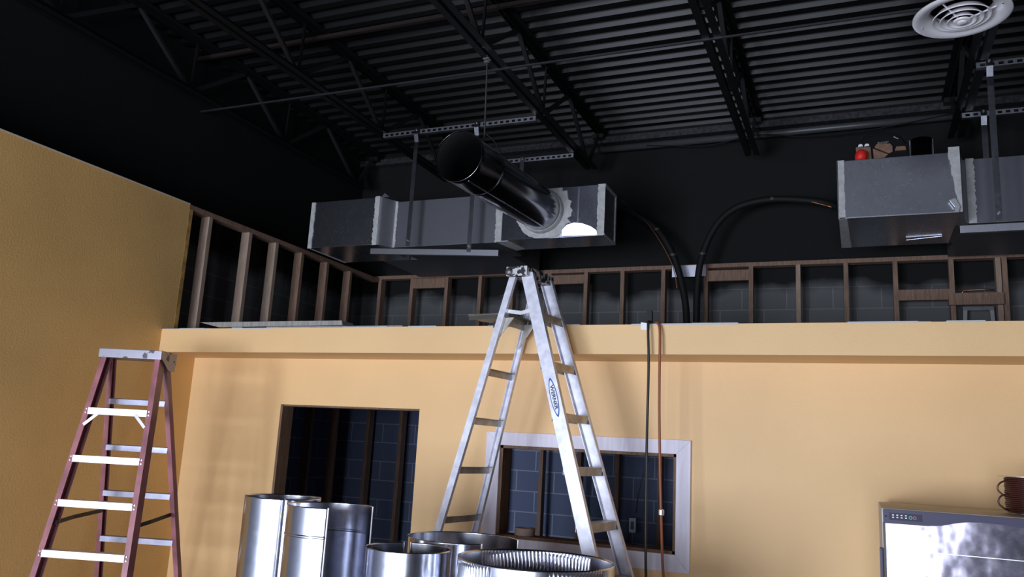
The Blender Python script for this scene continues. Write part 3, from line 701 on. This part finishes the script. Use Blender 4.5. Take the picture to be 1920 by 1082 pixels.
# ------------------------------------------------------------------ stepladders
class Ladder:
    def __init__(s, v): (s.cx, s.cy, s.phi, s.zt, s.uf, s.sf, s.ur, s.sr, s.wf, s.kf, s.wr, s.kr) = v; s.u = Vector((math.cos(s.phi), math.sin(s.phi), 0)); s.w = Vector((-math.sin(s.phi), math.cos(s.phi), 0)); s.c = Vector((s.cx, s.cy, 0))
    def F(s, side, z, du=0, dw=0):
        d = s.zt-z; return s.c+s.u*(s.uf+s.sf*d+du)+s.w*(side*(s.wf+s.kf*d)+dw)+Vector((0, 0, z))
    def R(s, side, z, du=0, dw=0):
        d = s.zt-z; return s.c-s.u*(s.ur+s.sr*d-du)+s.w*(side*(s.wr+s.kr*d)+dw)+Vector((0, 0, z))
    def L(s, u, w_, z): return s.c+s.u*u+s.w*w_+Vector((0, 0, z))
def chan(dep, fl, th, side):
    """C-section: web at w=0, flanges pointing inward"""
    q = -side
    p = [(-dep/2, 0), (dep/2, 0), (dep/2, q*fl), (dep/2-th, q*fl), (dep/2-th, q*th), (-dep/2+th, q*th), (-dep/2+th, q*fl), (-dep/2, q*fl)]
    return p

# aluminium ladder
Q = .972
A = Ladder([-1.8335*Q, 4.5434*Q, -0.1126, 1.8+1.0214*Q, 0.0457*Q, 0.3206, 0.0457*Q, 0.2456, 0.1395*Q, 0.0502, 0.1514*Q, 0.0486])
lz = lambda z: 1.8+(z-1.8)*Q
al = thing('stepladder', 'tall aluminium stepladder standing under the left duct box, before the pass-through', 'ladder', (A.cx, A.cy, 0))
for s_ in (-1, 1):
    o = MB().sweep(chan(.078, .030, .004, s_), A.F(s_, .02), A.F(s_, lz(2.84)), A.u, A.w).build('front_rail', ALU, al)
    if s_ == -1:
        # maker's oval on the outside of the near rail
        zc = lz(2.10); M0 = A.F(-1, zc, 0, -.0008); ux = (A.F(-1, zc-.1)-A.F(-1, zc)).normalized()   # down the rail
        uy = A.u - ux*A.u.dot(ux); uy.normalize()
        nrm = -(ux.cross(uy)); nrm = nrm if nrm.dot(A.w) < 0 else -nrm
        def oval(ra, rb, d, pw=2.0, n_=48):
            vs = []
            for k in range(n_):
                t = 2*PI*k/n_; cx_, sy_ = math.cos(t), math.sin(t)
                vs.append(M0+ux*ra*cx_+uy*rb*math.copysign(abs(sy_)**1.35, sy_)+nrm*d)
            return vs
        for nm, ra, rb, d, mt in (('logo_border', .112, .0225, .0006, BLUE), ('logo_field', .098, .0180, .0012, WHITEL)):
            b = MB(); vs = oval(ra, rb, d); b.add(vs, [tuple(range(len(vs)))]); q = b.build(nm, mt, None); q.parent = o
            q.matrix_parent_inverse = Matrix.Translation(-Vector(al.location))@Matrix.Identity(4) if False else Matrix.Identity(4)
        T = Matrix((ux, uy, nrm)).transposed().to_4x4(); 
        if T.determinant() < 0: T = Matrix((ux, -uy, nrm)).transposed().to_4x4()
        T.translation = M0+nrm*.0016
        q = text_mesh('WERNER', .034, T@Matrix.Diagonal((1.0, .82, 1, 1)), NAVY, 'logo_lettering', o, .0003, .0009)
    MB().sweep(chan(.042, .024, .003, s_), A.R(s_, .02), A.R(s_, lz(2.82)), A.u, A.w).build('rear_rail', ALU, al)
    for fn in (A.F, A.R):
        b = MB(); d_ = .045 if fn == A.F else .028; p_ = fn(s_, .02)
        b.sweep([(-d_, -.02), (d_, -.02), (d_, .02), (-d_, .02)], p_-Vector((0, 0, .02)), p_+Vector((0, 0, .04)), A.u, A.w); b.build('foot', RUBBER, al)
for j in range(-1, 8):
    z = lz(2.284-.29*j)
    b = MB()
    pr = [(-.039, -.045), (-.036, -.045), (-.036, -.003), (.036, -.003), (.036, -.045), (.039, -.045), (.039, 0), (-.039, 0)]
    p_, q_ = A.F(-1, z+.02, 0, .006), A.F(1, z+.02, 0, -.006)
    b.sweep(pr, p_, q_, A.u, (0, 0, 1)); st = b.build('step', ALU_D, al)
for j in range(0, 8):
    z = lz(2.245-.29*j)
    b = MB(); p_, q_ = A.R(-1, z, 0, .004), A.R(1, z, 0, -.004)
    b.sweep([(-.014, -.02), (-.011, -.02), (-.011, .017), (.014, .017), (.014, .02), (-.014, .02)], p_, q_, A.u, (0, 0, 1)); b.build('rung', ALU_D, al)
for z in (.27,):
    for s_ in (-1, 1):
        MB().beam(A.F(s_, .56, -.02, -s_*.02), A.F(s_, .30, -.02, -s_*.16), .014, .004).build('step_brace', ALU_D, al)
# cap with splashed paint and end bolts
b = MB(); b.sweep([(-.075, -.175), (.062, -.175), (.062, .175), (-.075, .175)], A.L(0, 0, lz(2.812)), A.L(0, 0, lz(2.872)), A.u, A.w); b.build('cap', CAPM, al, bevel=.006)
b = MB()
for s_ in (-1, 1): b.lathe([(0, -.012), (.014, -.010), (.022, -.004), (.024, .0)], (0, 0, 0), 'y', 16)
b2 = MB(); b2.add([(A.L(-.055, -.177, lz(2.84))+A.u*p[0]+A.w*(-abs(p[1]) if True else 0)+Vector((0, 0, p[2]))) for p in b.v], b.f); b2.build('hinge_bolt', RIVET, al)
# bucket shelf between the rear rails, with ears, gussets and link arms
b = MB()
zs = lz(2.59)
poly = [(-.36, -.11), (-.33, -.15), (-.06, -.142), (-.06, .135), (-.34, .135), (-.38, .08)]
p_ = [A.L(x_, y_, zs) for x_, y_ in poly]+[A.L(x_, y_, zs+.006) for x_, y_ in poly]; n_ = 6
b.add(p_, [tuple(range(n_)), tuple(range(2*n_-1, n_-1, -1))]+[(i, (i+1) % n_, n_+(i+1) % n_, n_+i) for i in range(n_)])
sh = b.build('bucket_shelf', SHELFM, al)
for s_ in (-1, 1): MB().beam(A.L(-.33, s_*.142, zs-.018), A.L(-.06, s_*.138, zs-.009), .004, .022).build('shelf_rim', STEELD, al)
for s_ in (-1, 1):
    b = MB(); a0 = A.R(s_, zs-.02, 0, -s_*.026); a1 = A.R(s_, zs-.17, 0, -s_*.026); a2 = a0+A.u*.075
    b.add([a0, a1, a2, a0+A.w*.004, a1+A.w*.004, a2+A.w*.004], [(0, 1, 2), (5, 4, 3), (0, 3, 4, 1), (1, 4, 5, 2), (2, 5, 3, 0)])
    b.build('gusset', ALU_D, al)
b = MB(); b.sweep([(-.002, -.026), (.002, -.026), (.002, .026), (-.002, .026)], A.R(-1, zs-.03, 0, .02), A.R(1, zs-.03, 0, -.02), A.u, (0, 0, 1)); b.build('shelf_bracket', ALU_D, al)
for s_ in (-1, 1):
    b = MB(); b.beam(A.L(-.10, s_*.128, zs+.022), A.L(.02, s_*.132, zs+.005), .004, .022); b.beam(A.L(.02, s_*.132, zs+.006), A.L(.10, s_*.136, zs+.022), .004, .022); b.build('shelf_link', ALU_B, al)

# red fibreglass ladder
B = Ladder([-4.2128, 3.8154, -1.2566, 2.2374, 0.0385, 0.1706, 0.0385, 0.2573, 0.1754, 0.075, 0.1786, 0.0668])
rl = thing('stepladder', 'red fibreglass stepladder with aluminium steps beside the left yellow wall', 'ladder', (B.cx, B.cy, 0))
def chan_r(dep, fl, th, side, front):
    """rail whose outer flange faces front (u=0) and depth runs behind; web on the outer side"""
    q = -side; d = -dep if front else dep
    o_ = side*fl*.5
    return [(0, o_), (0, o_+q*fl), (math.copysign(th, d), o_+q*fl), (math.copysign(th, d), o_+q*th), (d-math.copysign(th, d), o_+q*th), (d-math.copysign(th, d), o_+q*fl), (d, o_+q*fl), (d, o_)]
fz = [1.8956, 1.6086, 1.3506, 1.0686, .7686, .4686, .1786]
for s_ in (-1, 1):
    MB().sweep(chan_r(.07, .034, .004, s_, True), B.F(s_, .02), B.F(s_, 2.25), B.u, B.w).build('front_rail', FIBER, rl)
    MB().sweep(chan_r(.05, .030, .004, s_, True), B.R(s_, .02), B.R(s_, 2.25), B.u, B.w).build('rear_rail', FIBER, rl)
    for fn, d_ in ((B.F, .075), (B.R, .055)):
        p_ = fn(s_, 0); MB().sweep([(-d_, -.022), (.004, -.022), (.004, .022), (-d_, .022)], p_, p_+Vector((0, 0, .06)), B.u, B.w).build('foot', RUBBER, rl)
for i, z in enumerate(fz):
    b = MB(); p_, q_ = B.F(-1, z, .002, .012), B.F(1, z, .002, -.012)
    b.sweep([(0, -.020), (.003, -.020), (.003, .020), (-.07, .020), (-.07, .017), (0, .017)], p_, q_, B.u, (0, 0, 1)); st = b.build('step', ALU_B, rl)
    for s_ in (-1, 1):
        r_ = MB()
        for dz in (-.011, .011):
            c_ = B.F(s_, z+dz, .0005); r_.add([c_+B.u*h_+(B.w*math.cos(t)+Vector((0, 0, 1))*math.sin(t))*rr for h_, rr in ((0, .006), (.004, .005)) for t in [2*PI*k/8 for k in range(8)]],
                [(k, (k+1) % 8, 8+(k+1) % 8, 8+k) for k in range(8)]+[tuple(range(8, 16))])
        r_.build('rivet', RIVET, rl)
for j in range(7):
    z = 1.9678-.29*j
    if z < .1: break
    b = MB(); p_, q_ = B.R(-1, z, .002, .010), B.R(1, z, .002, -.010)
    b.sweep([(0, -.019), (.002, -.019), (.002, .014), (.008, .019), (-.03, .019), (-.03, .016), (0, .016)], p_, q_, B.u, (0, 0, 1)); b.build('rung', ALU_R, rl)
for s_ in (-1, 1):
    b = MB(); b.beam(B.F(s_, fz[0]-.01, .004, -s_*.085), B.F(s_, fz[0]-.085, .004, -s_*.012), .018, .004, B.u); b.build('step_brace', ALU_B, rl)
    b = MB(); mid = (B.F(s_, 1.25)+B.R(s_, 1.265))/2+Vector((0, 0, -.004))+B.u*.03
    b.beam(B.F(s_, 1.235, -.03, -s_*.014), mid, .004, .024); b.beam(mid, B.R(s_, 1.275, 0, -s_*.014), .004, .024); b.build('spreader', STEELD, rl)
b = MB(); b.sweep([(-.135, -.212), (.055, -.205), (.055, .205), (-.135, .212)], B.L(0, 0, 2.232), B.L(0, 0, 2.288), B.u, B.w); b.build('cap', CAP_SIL, rl, bevel=.004)
for s_ in (-1, 1): MB().add([B.L(.04, s_*.207, 2.24), B.L(-.13, s_*.213, 2.24), B.L(-.12, s_*.213, 2.17), B.L(-.055, s_*.210, 2.17),
                          B.L(.04, s_*.203, 2.24), B.L(-.13, s_*.209, 2.24), B.L(-.12, s_*.209, 2.17), B.L(-.055, s_*.206, 2.17)],
                         [(0, 1, 2, 3), (7, 6, 5, 4), (0, 4, 5, 1), (1, 5, 6, 2), (2, 6, 7, 3), (3, 7, 4, 0)]).build('cap_side', CAP_SIL, rl)

# ------------------------------------------------------------------ upright duct pipes on the floor
def toward(cx, cy): return math.atan2(-cy, -cx)    # angle that faces the camera side of the room
def pipe_up(x, y, r, h, label, seam=.0, name='duct_pipe', a0=None, a1=None, bead=None, lap=.004, tilt=(0, 0), top_cut=None):
    t = thing(name, label, 'duct pipe', (x, y, 0), 'pipes waiting on the floor')
    f = toward(x, y)
    s0 = f+seam; n_ = 96
    A0, A1 = (s0, s0+2*PI) if a0 is None else (f+a0, f+a1)
    vs = []; zs_ = [0, .3, h*.5, h-.3, h-.12, h-.006, h]
    if bead: zs_ = sorted(zs_+[bead-.006, bead-.002, bead+.002, bead+.006])
    for i in range(n_+1):
        k = i/n_; th = A0+(A1-A0)*k
        for z in zs_:
            rr = r+lap*k+(.0025 if bead and abs(z-bead) < .003 else 0)
            vs.append((x+rr*math.cos(th), y+rr*math.sin(th), z))
    m_ = len(zs_); b = MB()
    b.add(vs, [(i*m_+j, (i+1)*m_+j, (i+1)*m_+j+1, i*m_+j+1) for i in range(n_) for j in range(m_-1)])
    o = b.build('pipe_wall', GALV_P, t, smooth=30); solid(o, .0012, 0)
    for th, nm in ((A0, 'seam_edge'), (A1, 'seam_edge')):
        rr = r+(lap if th == A1 else 0)+.001
        MB().beam((x+rr*math.cos(th), y+rr*math.sin(th), .002), (x+rr*math.cos(th), y+rr*math.sin(th), h+.001), .005, .004).build(nm, TAPEW, t)
        if a0 is None: break
    return t
pipe_up(-2.569, 3.323, .176, 1.52, 'tall round pipe standing leftmost among the metal pipes', seam=.03)
pipe_up(-2.147, 3.104, .184, 1.52, 'tall open pipe with a bead line, second from the left', a0=1.50, a1=2*PI-.03, bead=1.40, lap=.0)
pipe_up(-1.783, 3.179, .179, 1.37, 'shorter round pipe with an open seam, in front of the doorway corner', a0=-PI+.12, a1=PI-.05)
pipe_up(-1.795, 3.72, .27, 1.37, 'wide sheet rolled into an open pipe behind the shorter round pipe', a0=.36-2*PI+1.15, a1=.36, lap=-.01)
# crimped collar pipe in front
cr = thing('crimped_pipe', 'widest round pipe with a crimped top edge at the bottom centre', 'duct pipe', (-1.23, 3.25, 0), 'pipes waiting on the floor')
x, y, r, h = -1.23, 3.25, .318, 1.37; f = toward(x, y)
vs = []; n_ = 480; zs_ = [0, .6, 1.15, 1.235, 1.245, 1.26, 1.345, 1.36, h]
for i in range(n_):
    th = f+2*PI*i/n_; a = (th-f+PI) % (2*PI)-PI
    cz = (-1.35 < a < -.55) or (.15 < a < .95) or (2.3 < abs(a)) 
    for z in zs_:
        rr = r
        if 1.24 < z < 1.35 and cz: rr += .004*math.sin(i*PI/2)-.003
        if abs(z-1.235) < .006: rr += .004
        vs.append((x+rr*math.cos(th), y+rr*math.sin(th), z))
m_ = len(zs_); b = MB(); b.add(vs, [(i*m_+j, ((i+1) % n_)*m_+j, ((i+1) % n_)*m_+j+1, i*m_+j+1) for i in range(n_) for j in range(m_-1)])
solid(b.build('pipe_wall', GALV_P, cr, smooth=50), .0012, 0)

# ------------------------------------------------------------------ glass-door cooler at the right edge
fz_ = thing('cooler', 'upright cooler with a dark purple header and cloudy film on its door, bottom right', 'cooler', (.5, 4.5, 0))
X0, X1, Y0, Y1, ZC = .075, 1.0, 4.10, 4.88, 1.634
MB().box((X0, Y0+.02, .06), (X1, Y1, ZC)).build('cabinet', CABM, fz_, bevel=.006)
b = MB(); pts = [(X0+.006, ZC-.004), (X0+.006, 1.570), (.16, 1.571), (.258, 1.571), (.31, 1.577), (.361, 1.591), (.412, 1.600), (.47, 1.603), (.54, 1.600), (.617, 1.593), (.70, 1.583), (.8, 1.572), (X1-.006, 1.570), (X1-.006, ZC-.004)]
b.prism(pts, 'y', Y0-.012, Y0+.03); hd = b.build('header_panel', HEAD, fz_)
fzT = Matrix.Identity(4)
b = MB(); b.box((.104, Y0-.0135, 1.586), (.236, Y0-.0125, 1.617)); dp = sub(b, 'display', mat('display_glass', (0.012, 0.012, 0.045), .55), hd, fz_)
b = MB()
for k in range(4):
    for zz in (1.608, 1.598): b.box((.117+.017*k, Y0-.0142, zz-.0022), (.124+.017*k, Y0-.0136, zz+.0022))
sub(b, 'display_marks', WHITEL, hd, fz_)
for xx, mt in ((.190, GREENL), (.206, REDL)):
    b = MB(); b.lathe([(.0045, 0), (.0070, 0), (.0070, .0008), (.0045, .0008)], (xx, Y0-.0146, 1.601), 'y', 20); sub(b, 'display_icon', mt, hd, fz_)
b = MB(); b.lathe([(0, 0), (.004, 0), (.004, .001)], (.091, Y0-.0135, 1.601), 'y', 12); sub(b, 'screw', RUBBER, hd, fz_)
MB().box((X0+.012, Y0-.002, .10), (X1-.012, Y0+.03, 1.602)).build('door', FILM, fz_)
b = MB(); b.box((X0+.004, Y0-.006, .10), (X0+.014, Y0+.03, 1.572)); b.build('door_edge', STEELD, fz_)
MB().beam((.20, Y0-.004, 1.462), (.95, Y0-.004, 1.459), .004, .003).build('film_crease', TAPEW, fz_)
MB().box((X0-.012, Y0+.0, .9), (X0+.002, Y0+.05, 1.462)).build('door_handle', HEAD, fz_, bevel=.004)
b = MB()
for x_ in (X0+.05, X1-.05):
    for y_ in (Y0+.08, Y1-.06): b.lathe([(0, 0), (.025, 0), (.025, .06), (0, .06)], (x_, y_, 0), 'z', 12)
b.build('caster', RUBBER, fz_)
# spool of wire on the cooler
sp = thing('wire_spool', 'spool of dark brown wire standing on the cooler, cut by the right edge', 'spool', (.715, 4.5, ZC))
sx_, sy_ = .72, 4.50
b = MB(); b.lathe([(0, ZC+.001), (.10, ZC+.001), (.10, ZC+.004), (0, ZC+.004)], (sx_, sy_, 0), 'z', 40); b.build('flange', STRUTM, sp)
b = MB(); b.lathe([(0, ZC+.166), (.135, ZC+.166), (.135, ZC+.169), (0, ZC+.169)], (sx_, sy_, 0), 'z', 40); b.build('flange', ALU_D, sp)
b = MB(); pts = []
for i in range(24*17):
    t = 2*PI*i/24; pts.append((sx_+(.108+.002*math.sin(i*.7))*math.cos(t), sy_+.108*math.sin(t), ZC+.012+.0088*i/24))
b.tube(pts, .0048, 6); b.lathe([(.104, ZC+.005), (.104, ZC+.165)], (sx_, sy_, 0), 'z', 32); b.build('wound_wire', BROWNW, sp, smooth=True)
b = MB()
for zc in (.115, .055): b.tube(curve_pts([(sx_-.10, sy_-.04, ZC+zc+.035), (sx_-.135, sy_-.05, ZC+zc+.02), (sx_-.145, sy_-.05, ZC+zc-.01), (sx_-.12, sy_-.05, ZC+zc-.035), (sx_-.10, sy_-.04, ZC+zc-.04)]), .004, 6)
b.build('loose_loop', BROWNW, sp, smooth=True)
